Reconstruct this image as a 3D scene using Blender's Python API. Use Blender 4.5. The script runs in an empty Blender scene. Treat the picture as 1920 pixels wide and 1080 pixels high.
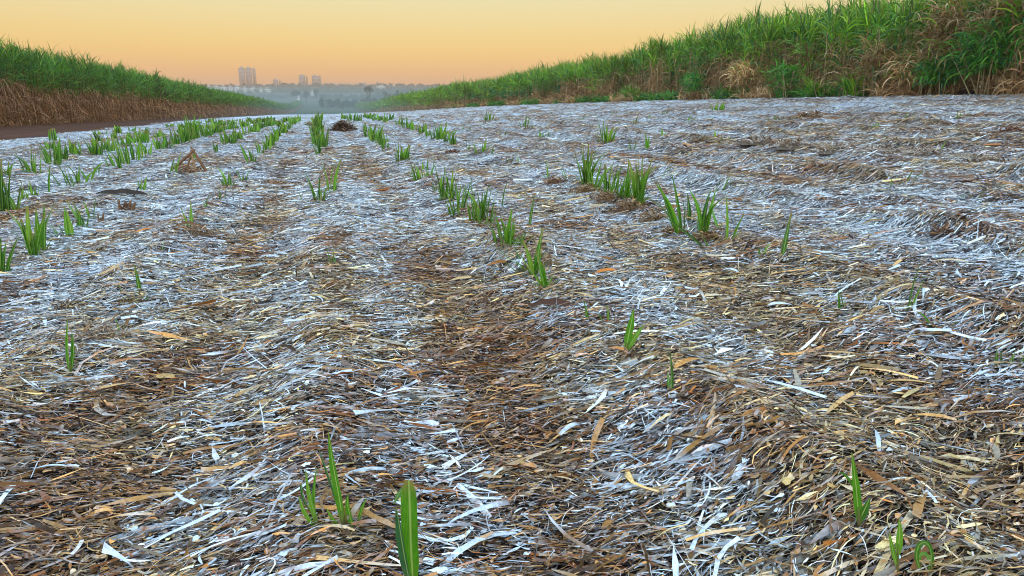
import bpy, math
import numpy as np

# ------------------------------------------------------------------ camera, world, sun, exposure
SC = bpy.context.scene
COL = SC.collection
F = 1387.0; PITCH = math.radians(14.36); YAW = math.radians(13.7); EYE = 1.25
cam_d = bpy.data.cameras.new('camera'); cam = bpy.data.objects.new('camera', cam_d); COL.objects.link(cam)
cam_d.sensor_width = 36.0; cam_d.lens = 36.0 * F / 1920.0
cam_d.clip_start = 0.05; cam_d.clip_end = 20000
cam.location = (0, 0, EYE); cam.rotation_euler = (math.pi / 2 - PITCH, 0, -YAW)
SC.camera = cam

SUN_EL = math.radians(7.0); SUN_AZ = math.radians(188.0)      # low sun behind the camera
W = bpy.data.worlds.new("World"); SC.world = W; W.use_nodes = True
nt = W.node_tree; nt.nodes.clear(); N = nt.nodes.new; L = nt.links.new
out = N('ShaderNodeOutputWorld')
sky = N('ShaderNodeTexSky'); sky.sky_type = 'NISHITA'; sky.sun_disc = False
sky.sun_elevation = SUN_EL; sky.sun_rotation = SUN_AZ; sky.air_density = 1.3; sky.dust_density = 0.6; sky.ozone_density = 2.5
bg = N('ShaderNodeBackground'); bg.inputs['Strength'].default_value = 0.05
L(sky.outputs[0], bg.inputs['Color'])
tc = N('ShaderNodeTexCoord'); sx = N('ShaderNodeSeparateXYZ'); L(tc.outputs['Generated'], sx.inputs[0])
ramp = N('ShaderNodeValToRGB'); cr = ramp.color_ramp            # dawn band: elevation (sine) 0 .. 0.5
mr = N('ShaderNodeMapRange'); mr.inputs['From Min'].default_value = 0.0; mr.inputs['From Max'].default_value = 0.5
L(sx.outputs['Z'], mr.inputs['Value']); L(mr.outputs[0], ramp.inputs['Fac'])
stops = [(0.0, (.72, 0.25, 0.05)), (0.06, (.70, 0.29, 0.05)), (0.13, (.66, 0.38, 0.06)), (0.26, (0.58, 0.47, 0.21)),
         (0.42, (0.86, 0.80, 0.62)), (0.7, (1.02, 1.20, 1.26)), (1.0, (1.0, 1.28, 1.50))]
cr.elements[0].position = 0; cr.elements[0].color = (*stops[0][1], 1)
cr.elements[1].position = 1; cr.elements[1].color = (*stops[-1][1], 1)
for p_, c_ in stops[1:-1]:
    e = cr.elements.new(p_); e.color = (*c_, 1)
bg2 = N('ShaderNodeBackground'); bg2.inputs['Strength'].default_value = 0.90; L(ramp.outputs[0], bg2.inputs['Color'])
add = N('ShaderNodeAddShader'); L(bg.outputs[0], add.inputs[0]); L(bg2.outputs[0], add.inputs[1]); L(add.outputs[0], out.inputs['Surface'])

sd = bpy.data.lights.new('sun', 'SUN'); sd.energy = 0.7; sd.angle = math.radians(10); sd.color = (1.0, 0.72, 0.48)
sun = bpy.data.objects.new('sun', sd); COL.objects.link(sun); sun.location = (30, -30, 40)
sun.rotation_euler = (math.pi / 2 - SUN_EL, 0, math.pi - SUN_AZ)
SC.view_settings.view_transform = 'Standard'; SC.view_settings.look = 'None'
SC.view_settings.exposure = 0.44; SC.view_settings.gamma = 1.0; SC.view_settings.use_curve_mapping = False
SC.cycles.volume_bounces = 0; SC.cycles.max_bounces = 5; SC.cycles.use_denoising = True; SC.cycles.filter_width = 1.0

rng = np.random.default_rng(7)

# ------------------------------------------------------------------ noise and terrain
def _hash(i, j, s):
    h = (i.astype(np.int64) * 374761393 + j.astype(np.int64) * 668265263 + s * 974711) & 0xFFFFFFFF
    h = ((h ^ (h >> 13)) * 1274126177) & 0xFFFFFFFF
    h = ((h ^ (h >> 16)) * 2246822519) & 0xFFFFFFFF
    return ((h ^ (h >> 15)) & 0xFFFFFF) / float(0xFFFFFF)
def vn(x, y, s=0):
    x = np.asarray(x, float); y = np.asarray(y, float)
    i = np.floor(x); j = np.floor(y); fx = x - i; fy = y - j
    fx = fx * fx * (3 - 2 * fx); fy = fy * fy * (3 - 2 * fy)
    a = _hash(i, j, s); b = _hash(i + 1, j, s); c = _hash(i, j + 1, s); d = _hash(i + 1, j + 1, s)
    return (a * (1 - fx) + b * fx) * (1 - fy) + (c * (1 - fx) + d * fx) * fy
def fbm(x, y, s=0, o=3):
    r = 0; a = 1; t = 0
    for k in range(o):
        r = r + a * vn(x * 2 ** k + 17 * k, y * 2 ** k - 9 * k, s + k); t += a; a *= .5
    return r / t
def sp(x): return np.log1p(np.exp(-np.abs(x))) + np.maximum(x, 0)
def smooth(a, b, x):
    t = np.clip((x - a) / (b - a), 0, 1); return t * t * (3 - 2 * t)
ROWS = np.array([-1.42, -2.68, -4.15, -5.5, -6.9, -8.3, 0.0, 1.36, 3.0, 4.4, 5.85, 7.2, 8.6, 10.0, 11.4, 12.8, 14.2, 15.6, 17.0, 18.4])
def macro(u, v):
    r = np.hypot(u, v)
    crs = 0.075 * 2.5 * sp((np.clip(u, -60, 24) - 1.0) / 2.5) * (1 - 0.45 * smooth(80, 220, v))
    lo = -0.0165 * 12 * sp((v - 28) / 12)
    near = crs + lo
    far = np.interp(r, [0, 350, 500, 700, 900, 1300, 2000, 3000, 5000, 9000], [-5, -5.6, -6.6, -4.0, 0, 9, 29, 46, 60, 62])
    far = far + (fbm(u / 260, v / 260, 91, 2) - .5) * 7 * smooth(500, 900, r)
    k = smooth(250, 450, r)
    return near * (1 - k) + far * k
def infield(u, v):
    return smooth(-10.8, -9.9, u + np.clip(v - 26, 0, 90) * .055 + (vn(v / 2.5, v * 0, 4) - .5) * 1.4) * (1 - smooth(19.6, 20.4, u)) * (1 - smooth(300, 330, v))
def detail(u, v):
    m = infield(u, v)
    rid = 0
    for k, ru in enumerate(ROWS):
        w = u - ru - (vn(v / 3, v * 0 + k, 50 + k) - .5) * .2
        rid = rid + np.exp(-(w / .2) ** 2) * (.015 + .075 * vn(v / .9, v * 0 + 7 * k, 70 + k) ** 1.5) * (1 + .5 * (ru > 2))
    clump = (fbm(u / .40, v / .35, 11, 3) - .5) * .085 + np.maximum(fbm(u / 1.6, v / 1.1, 31, 2) - .55, 0) * .09
    track = -.03 * (np.exp(-((u + .62) / .3) ** 2) + np.exp(-((u - .7) / .25) ** 2))
    return m * (rid + clump + track) + (1 - m) * (fbm(u / 1.5, v / 1.5, 12, 2) - .5) * .06
def H(u, v):
    return macro(u, v) + detail(u, v)
def frost(u, v):
    """how white the trash lies here, 0..1: brown bands between the rows, white beside them"""
    r = np.hypot(u, v)
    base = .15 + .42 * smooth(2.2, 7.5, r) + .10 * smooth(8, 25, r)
    n = (fbm(u / .8, v / 1.9, 201, 3) - .5) * 1.9 + (fbm(u / .22, v / .3, 231, 2) - .5) * .9
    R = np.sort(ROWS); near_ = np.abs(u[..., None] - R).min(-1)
    row = np.exp(-(near_ / .17) ** 2)  # brown trash on the rows; also stands in for shadow lines along the ridges
    wob = u + (vn(v / 2.2, v * 0, 240) - .5) * .25
    mid = np.exp(-((np.abs(wob[..., None] - (R[1:] + R[:-1]) / 2).min(-1)) / .24) ** 2)
    k = .75 + .5 * vn(v / 3.0, np.floor(u / 1.4), 250)
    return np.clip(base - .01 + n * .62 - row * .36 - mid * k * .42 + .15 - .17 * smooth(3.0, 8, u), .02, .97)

def ray(x, y):
    a = (x - 960) / F; b = (540 - y) / F
    fy = math.cos(PITCH) + b * math.sin(PITCH); fz = -math.sin(PITCH) + b * math.cos(PITCH)
    return (a * math.cos(YAW) + fy * math.sin(YAW), -a * math.sin(YAW) + fy * math.cos(YAW), fz)
def ground_at(x, y):
    """world point of the ground seen at this spot of the photograph"""
    d = ray(x, y); t = np.geomspace(.8, 400, 9000)
    g = EYE + d[2] * t - H(d[0] * t, d[1] * t)
    i = int(np.argmax(g < 0)) if (g < 0).any() else len(t) - 1
    return d[0] * t[i], d[1] * t[i], t[i]

# ------------------------------------------------------------------ mesh helpers
def link(name, me, parent=None):
    o = bpy.data.objects.new(name, me); COL.objects.link(o)
    if parent is not None: o.parent = parent
    return o
def tag(o, label=None, cat=None, group=None, kind=None):
    if label: o['label'] = label
    if cat: o['category'] = cat
    if group: o['group'] = group
    if kind: o['kind'] = kind
    return o
def quads_mesh(name, co, quads, mat, col=None, uv=None, smooth_=True):
    me = bpy.data.meshes.new(name)
    nq = len(quads)
    me.vertices.add(len(co)); me.vertices.foreach_set('co', np.ascontiguousarray(co, np.float32).ravel())
    me.loops.add(nq * 4); me.loops.foreach_set('vertex_index', np.ascontiguousarray(quads, np.int32).ravel())
    me.polygons.add(nq); me.polygons.foreach_set('loop_start', np.arange(0, nq * 4, 4, dtype=np.int32))
    me.update(calc_edges=True)
    if smooth_: me.polygons.foreach_set('use_smooth', np.ones(nq, bool))
    if col is not None:
        a = me.color_attributes.new('Col', 'FLOAT_COLOR', 'POINT')
        c4 = np.ones((len(co), 4), np.float32); c4[:, :3] = np.clip(col, 0, 1); a.data.foreach_set('color', c4.ravel())
    if uv is not None:
        ul = me.uv_layers.new(name='UVMap'); ul.data.foreach_set('uv', np.ascontiguousarray(uv[np.asarray(quads).ravel()], np.float32).ravel())
    me.materials.append(mat)
    return me
def ribbons(cen, wd, wid, col, fold=None):
    """cen (n,s,3), wd unit width dirs, wid (n,s), col (n,s,3) -> co, quads, col, uv;  fold: raise of the edges (V leaf)"""
    n, s, _ = cen.shape
    if fold is None:
        a = cen - wd * wid[..., None] / 2; b = cen + wd * wid[..., None] / 2
        co = np.stack([a, b], 2); cc = np.repeat(col[:, :, None, :], 2, 2); w = 2
    else:
        a = cen - wd * wid[..., None] / 2 + fold; b = cen + wd * wid[..., None] / 2 + fold
        co = np.stack([a, cen, b], 2); cc = np.repeat(col[:, :, None, :], 3, 2); w = 3
    idx = np.arange(n * s * w).reshape(n, s, w)
    q = np.stack([idx[:, :-1, :-1], idx[:, :-1, 1:], idx[:, 1:, 1:], idx[:, 1:, :-1]], -1).reshape(-1, 4)
    uu = np.broadcast_to(np.linspace(0, 1, w)[None, None, :], (n, s, w)); vv = np.broadcast_to(np.linspace(0, 1, s)[None, :, None], (n, s, w))
    return co.reshape(-1, 3), q, cc.reshape(-1, 3), np.stack([uu, vv], -1).reshape(-1, 2)
def merge(parts):
    co = []; q = []; c = []; uv = []; k = 0
    for p in parts:
        co.append(p[0]); q.append(p[1] + k); c.append(p[2]); uv.append(p[3]); k += len(p[0])
    return np.concatenate(co), np.concatenate(q), np.concatenate(c), np.concatenate(uv)
def unit(v): return v / np.maximum(np.linalg.norm(v, axis=-1, keepdims=True), 1e-9)

# ------------------------------------------------------------------ materials
def new_mat(name):
    m = bpy.data.materials.new(name); m.use_nodes = True; t = m.node_tree; t.nodes.clear()
    o = t.nodes.new('ShaderNodeOutputMaterial'); b = t.nodes.new('ShaderNodeBsdfPrincipled'); t.links.new(b.outputs[0], o.inputs[0])
    return m, t, b, o
def attr_mat(name, rough=.6, trans=0.0, nscale=60, namt=.25, stripe=0, spec=.3):
    m, t, b, o = new_mat(name)
    a = t.nodes.new('ShaderNodeAttribute'); a.attribute_name = 'Col'
    g = t.nodes.new('ShaderNodeNewGeometry'); no = t.nodes.new('ShaderNodeTexNoise'); no.inputs['Scale'].default_value = nscale; no.inputs['Detail'].default_value = 3
    t.links.new(g.outputs['Position'], no.inputs['Vector'])
    mp = t.nodes.new('ShaderNodeMapRange'); mp.inputs['From Min'].default_value = .25; mp.inputs['From Max'].default_value = .75
    mp.inputs['To Min'].default_value = 1 - namt; mp.inputs['To Max'].default_value = 1 + namt; t.links.new(no.outputs[0], mp.inputs[0])
    mx = t.nodes.new('ShaderNodeVectorMath'); mx.operation = 'SCALE'; t.links.new(a.outputs['Color'], mx.inputs[0]); t.links.new(mp.outputs[0], mx.inputs['Scale'])
    src = mx.outputs[0]
    if stripe:
        uv = t.nodes.new('ShaderNodeUVMap'); sp_ = t.nodes.new('ShaderNodeSeparateXYZ'); t.links.new(uv.outputs[0], sp_.inputs[0])
        d = t.nodes.new('ShaderNodeMath'); d.operation = 'SUBTRACT'; t.links.new(sp_.outputs['X'], d.inputs[0]); d.inputs[1].default_value = .5
        ab = t.nodes.new('ShaderNodeMath'); ab.operation = 'ABSOLUTE'; t.links.new(d.outputs[0], ab.inputs[0])
        rib = t.nodes.new('ShaderNodeMapRange'); t.links.new(ab.outputs[0], rib.inputs[0]); rib.inputs['From Min'].default_value = .03; rib.inputs['From Max'].default_value = .09
        rib.inputs['To Min'].default_value = 1.0; rib.inputs['To Max'].default_value = 0.0
        wv = t.nodes.new('ShaderNodeMath'); wv.operation = 'MULTIPLY'; t.links.new(sp_.outputs['X'], wv.inputs[0]); wv.inputs[1].default_value = 75
        sn = t.nodes.new('ShaderNodeMath'); sn.operation = 'SINE'; t.links.new(wv.outputs[0], sn.inputs[0])
        s2 = t.nodes.new('ShaderNodeMapRange'); t.links.new(sn.outputs[0], s2.inputs[0]); s2.inputs['From Min'].default_value = -1; s2.inputs['To Min'].default_value = .8; s2.inputs['To Max'].default_value = 1.15
        m2 = t.nodes.new('ShaderNodeVectorMath'); m2.operation = 'SCALE'; t.links.new(src, m2.inputs[0]); t.links.new(s2.outputs[0], m2.inputs['Scale'])
        mix = t.nodes.new('ShaderNodeMix'); mix.data_type = 'RGBA'; t.links.new(rib.outputs[0], mix.inputs[0]); t.links.new(m2.outputs[0], mix.inputs[6]); mix.inputs[7].default_value = (.30, .45, .14, 1)
        src = mix.outputs[2]
    t.links.new(src, b.inputs['Base Color']); b.inputs['Roughness'].default_value = rough
    b.inputs['Specular IOR Level'].default_value = spec
    if trans:
        tr = t.nodes.new('ShaderNodeBsdfTranslucent'); sc = t.nodes.new('ShaderNodeVectorMath'); sc.operation = 'MULTIPLY'; sc.inputs[1].default_value = (1.3, 1.35, .7)
        t.links.new(src, sc.inputs[0]); t.links.new(sc.outputs[0], tr.inputs[0])
        ms = t.nodes.new('ShaderNodeMixShader'); ms.inputs[0].default_value = trans
        t.links.new(b.outputs[0], ms.inputs[1]); t.links.new(tr.outputs[0], ms.inputs[2]); t.links.new(ms.outputs[0], o.inputs[0])
    return m
M_STRAW = attr_mat('cane_trash', .65, 0, 90, .30)
M_CANE = attr_mat('cane_leaf', .55, .25, 5, .25)
M_SHOOT = attr_mat('shoot_leaf', .42, .35, 30, .18, stripe=1, spec=.4)
M_STEM = attr_mat('shoot_stem', .5, .1, 60, .2)
M_TREE = attr_mat('tree_leaf', .7, .2, .3, .3)
M_BLDG = attr_mat('plaster', .8, 0, .08, .08)
M_WOOD = attr_mat('dry_wood', .75, 0, 80, .35)

def ground_material():
    m, t, b, o = new_mat('field_soil_and_trash')
    a = t.nodes.new('ShaderNodeAttribute'); a.attribute_name = 'Col'
    g = t.nodes.new('ShaderNodeNewGeometry')
    sc = t.nodes.new('ShaderNodeMapping'); sc.inputs['Scale'].default_value = (5, 14, 8); t.links.new(g.outputs['Position'], sc.inputs[0])
    no = t.nodes.new('ShaderNodeTexNoise'); no.inputs['Scale'].default_value = 2.0; no.inputs['Detail'].default_value = 6; no.inputs['Roughness'].default_value = .75
    t.links.new(sc.outputs[0], no.inputs['Vector'])
    mp = t.nodes.new('ShaderNodeMapRange'); mp.inputs['From Min'].default_value = .3; mp.inputs['From Max'].default_value = .7
    mp.inputs['To Min'].default_value = .45; mp.inputs['To Max'].default_value = 1.3; t.links.new(no.outputs[0], mp.inputs[0])
    mx = t.nodes.new('ShaderNodeVectorMath'); mx.operation = 'SCALE'; t.links.new(a.outputs['Color'], mx.inputs[0]); t.links.new(mp.outputs[0], mx.inputs['Scale'])
    t.links.new(mx.outputs[0], b.inputs['Base Color']); b.inputs['Roughness'].default_value = 1.0; b.inputs['Specular IOR Level'].default_value = .05
    bu = t.nodes.new('ShaderNodeBump'); bu.inputs['Distance'].default_value = .03; bu.inputs['Strength'].default_value = .6
    t.links.new(no.outputs[0], bu.inputs['Height']); t.links.new(bu.outputs[0], b.inputs['Normal'])
    return m

# ------------------------------------------------------------------ ground: one sheet to the horizon
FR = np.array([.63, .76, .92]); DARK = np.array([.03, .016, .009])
def build_ground():
    rr = np.concatenate([[0.0], np.geomspace(.35, 60, 620), np.geomspace(61, 5000, 170)])
    a0 = np.radians(np.concatenate([np.linspace(-180, -62, 40), np.linspace(-60, 60, 760), np.linspace(62, 180, 40)[:-1]])) + YAW
    R, A = np.meshgrid(rr, a0, indexing='ij'); u = R * np.sin(A); v = R * np.cos(A)
    z = H(u, v)
    z = z - .012 * infield(u, v) * (1 - smooth(20, 60, R))
    nr, na = R.shape; idx = np.arange(nr * na).reshape(nr, na); nx = np.roll(idx, -1, axis=1)
    q = np.stack([idx[:-1], idx[1:], nx[1:], nx[:-1]], -1).reshape(-1, 4)[:, ::-1]
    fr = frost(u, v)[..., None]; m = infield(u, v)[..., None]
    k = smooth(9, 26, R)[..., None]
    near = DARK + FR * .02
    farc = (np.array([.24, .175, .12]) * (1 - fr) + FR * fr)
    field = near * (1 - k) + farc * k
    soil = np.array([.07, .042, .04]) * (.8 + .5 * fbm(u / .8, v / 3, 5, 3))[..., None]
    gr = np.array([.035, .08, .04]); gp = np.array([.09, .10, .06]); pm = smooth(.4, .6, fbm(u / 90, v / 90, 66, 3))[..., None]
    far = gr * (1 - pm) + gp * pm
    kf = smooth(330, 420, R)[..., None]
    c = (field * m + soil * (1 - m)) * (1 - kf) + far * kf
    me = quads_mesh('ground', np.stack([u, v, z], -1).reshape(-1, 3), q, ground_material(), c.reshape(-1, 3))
    tag(link('ground', me), kind='structure')
build_ground()

# ------------------------------------------------------------------ cane trash (straw) over the field
PAL = np.array([[.50, .33, .14], [.60, .46, .25], [.36, .19, .06], [.24, .11, .035], [.36, .14, .03], [.27, .24, .20], [.08, .045, .025], [.66, .56, .38], [.44, .34, .16]])
PW = np.array([.17, .14, .17, .16, .04, .09, .09, .05, .09]); PW = PW / PW.sum()
def build_straw():
    parts = []
    # (r0, r1, density per m2, stations, size factor)
    bands = [(0.6, 2.6, 14000, 5), (2.6, 4.5, 12000, 4), (4.5, 7.5, 9500, 2), (7.5, 12, 6000, 2), (12, 20, 3200, 2), (20, 34, 1200, 2), (34, 60, 300, 2), (60, 110, 44, 2), (110, 200, 4, 2)]
    for (r0, r1, dens, S) in bands:
        half = math.radians(60 if r0 < 2 else 50 if r0 < 4 else 44 if r0 < 7 else 39)
        n = int(dens * half * (r1 * r1 - r0 * r0))
        r = np.sqrt(rng.uniform(r0 * r0, r1 * r1, n)); a = YAW + rng.uniform(-half, half, n)
        u = r * np.sin(a); v = r * np.cos(a)
        keep = rng.random(n) < infield(u, v) * 1.02
        u, v, r = u[keep], v[keep], r[keep]; n = len(u)
        size = np.where(r < 5, 1, (np.maximum(r, 5) / 5) ** .26)
        kindr = rng.random(n)
        Ln = np.exp(rng.normal(math.log(.044), .62, n)); Ln = np.clip(Ln, .02, .24)
        Wd = np.exp(rng.normal(math.log(.0038), .6, n)); Wd = np.clip(Wd, .0015, .018)
        big = kindr < .012; Ln = np.where(big, rng.uniform(.12, .28, n), Ln); Wd = np.where(big, rng.uniform(.008, .02, n), Wd)
        thin = kindr > .8; Wd = np.where(thin, .0018, Wd)
        crumb = rng.random(n) < .25 * (r < 8); Ln = np.where(crumb, Ln * .4, Ln); Ln = np.minimum(Ln * size ** .8, .8); Wd = Wd * size
        flow = (fbm(u / 1.3, v / 1.3, 301, 2) - .5) * .32 + .08
        th = flow + rng.normal(0, .42, n); rnd = rng.random(n) < .30; th = np.where(rnd, rng.uniform(-1.57, 1.57, n), th)
        t = np.linspace(-.5, .5, S)[None, :]
        bend = (rng.normal(0, .28, n) * np.where(rng.random(n) < .12, 3.5, 1))[:, None] * (S > 2)
        ang = th[:, None] + bend * t
        du = np.cos(ang) * t * Ln[:, None]; dv = np.sin(ang) * t * Ln[:, None]
        pu = u[:, None] + du; pv = v[:, None] + dv
        hz = H(pu, pv); lin = hz[:, :1] * (.5 - t) + hz[:, -1:] * (.5 + t)
        layer = rng.random(n)
        lift = (layer ** 1.5 * .026 - .004)
        tilt = rng.normal(0, .10, n); stick = rng.random(n) < .05 * (r < 6); tilt = np.where(stick & ~big, rng.normal(0, .5, n), tilt)
        arch = np.where(rng.random(n) < .15, rng.uniform(.05, .30, n), rng.normal(0, .03, n))
        z = hz * .55 + lin * .45 + lift[:, None] + np.abs(tilt)[:, None] * Ln[:, None] * (.25) + tilt[:, None] * t * Ln[:, None] + arch[:, None] * Ln[:, None] * (.25 - t * t) * 1.6
        cen = np.stack([pu, pv, z], -1)
        roll = rng.normal(0, .5, n)[:, None] + rng.normal(0, .9, n)[:, None] * t * 1.3
        perp = np.stack([-np.sin(ang) * np.cos(roll), np.cos(ang) * np.cos(roll), np.sin(roll)], -1)
        prof = {5: [.55, .95, 1, .8, .15], 4: [.6, 1, .9, .2], 3: [.7, 1, .4], 2: [1, .6]}[S]
        flip = rng.random(n) < .5
        P = np.array(prof)[None, :] * np.ones((n, 1)); P = np.where(flip[:, None], P[:, ::-1], P)
        blunt = rng.random(n) < .35; P = np.where(blunt[:, None], 1.0, P)
        wid = Wd[:, None] * P * np.exp(rng.normal(0, .16, P.shape))
        rot = smooth(.42, .68, fbm(u / .6, v / .7, 333, 3))[:, None]          # patches of darker, redder, rotting leaf
        base = PAL[rng.choice(len(PAL), n, p=PW)] * np.array([1.1, 1.06, .98]) * np.exp(rng.normal(-.06, .42, n))[:, None]
        base = base * (1 - rot) + base * np.array([.72, .52, .34]) * rot
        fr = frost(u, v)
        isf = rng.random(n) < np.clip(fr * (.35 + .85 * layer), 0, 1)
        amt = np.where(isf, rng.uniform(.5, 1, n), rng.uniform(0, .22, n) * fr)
        # frost lies on the upper pieces; colour of low pieces darkened to stand in for shade between straws
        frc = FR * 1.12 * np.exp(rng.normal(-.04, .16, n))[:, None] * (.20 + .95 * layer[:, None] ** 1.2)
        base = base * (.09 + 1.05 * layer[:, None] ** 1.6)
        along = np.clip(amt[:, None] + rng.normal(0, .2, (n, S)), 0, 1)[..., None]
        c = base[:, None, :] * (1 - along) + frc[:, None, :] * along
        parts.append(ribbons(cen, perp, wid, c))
    n = 520; r = np.sqrt(rng.uniform(.8, 60, n)); a = YAW + rng.uniform(-.85, .85, n); u = r * np.sin(a); v = r * np.cos(a)
    az = rng.normal(math.pi / 2, .6, n) + math.pi * (rng.random(n) < .5)
    zz = H(u, v) + .018
    cc = PAL[rng.choice(len(PAL), n, p=PW)] * np.exp(rng.normal(0, .25, n))[:, None]; fz = rng.random(n)[:, None] < .16; cc = np.where(fz, FR * .8, cc)
    el = rng.normal(.12, .12, n)
    b = blades(np.stack([u, v, zz], -1), az, el, rng.uniform(.1, .9, n) + el, rng.uniform(.09, .26, n), rng.uniform(.010, .022, n), cc, S=8, twist=rng.normal(0, .6, n), fold=.3, basew=.7)
    b[2][:] *= np.exp(rng.normal(0, .15, (len(b[2]), 1))); parts.append(b)
    co, q, c, uv = merge(parts)
    print('straw verts', len(co))
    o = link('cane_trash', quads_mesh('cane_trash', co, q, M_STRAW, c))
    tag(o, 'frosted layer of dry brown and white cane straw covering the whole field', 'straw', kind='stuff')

# ------------------------------------------------------------------ leaves as curved blades
def blades(base, az, el0, droop, length, width, col, S=6, tipw=.05, twist=0., fold=0., taper=1.0, basew=.5, colt=None):
    """vectorised arching blades; el0 = start elevation, droop = total bend (rad)"""
    n = len(base); t = np.linspace(0, 1, S)[None, :]
    el = el0[:, None] - droop[:, None] * t ** taper
    step = (length / (S - 1))[:, None]
    elm = el[:, :-1]
    dx = np.cos(elm) * np.sin(az)[:, None] * step; dy = np.cos(elm) * np.cos(az)[:, None] * step; dz = np.sin(elm) * step
    z0 = np.zeros((n, 1))
    cen = np.stack([base[:, :1] + np.concatenate([z0, np.cumsum(dx, 1)], 1), base[:, 1:2] + np.concatenate([z0, np.cumsum(dy, 1)], 1),
                    base[:, 2:] + np.concatenate([z0, np.cumsum(dz, 1)], 1)], -1)
    tw = (twist if np.ndim(twist) else np.full(n, twist))[:, None] * np.ones((1, S))
    side = np.stack([np.cos(az)[:, None] * np.ones((1, S)), -np.sin(az)[:, None] * np.ones((1, S)), np.zeros((n, S))], -1)
    nrm = np.stack([-np.sin(el) * np.sin(az)[:, None], -np.sin(el) * np.cos(az)[:, None], np.cos(el)], -1)
    wdv = side * np.cos(tw)[..., None] + nrm * np.sin(tw)[..., None]
    prof = np.minimum(1, basew + (1 - basew) * t * 3.5) * np.clip(1 - (t - .45) / .55, tipw, 1) ** .8 if tipw < 1 else np.minimum(1, basew + (1 - basew) * t * 3.5) * np.ones_like(t)
    wid = width[:, None] * prof
    c = np.repeat(col[:, None, :], S, 1)
    if colt is not None:
        k = smooth(.72, 1.0, t)[..., None]; c = c * (1 - k) + colt * k
    fo = None
    if fold:
        fo = (nrm * np.cos(tw)[..., None] - side * np.sin(tw)[..., None]) * (wid * fold)[..., None]
    return ribbons(cen, wdv, wid, c, fo)

build_straw()

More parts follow.
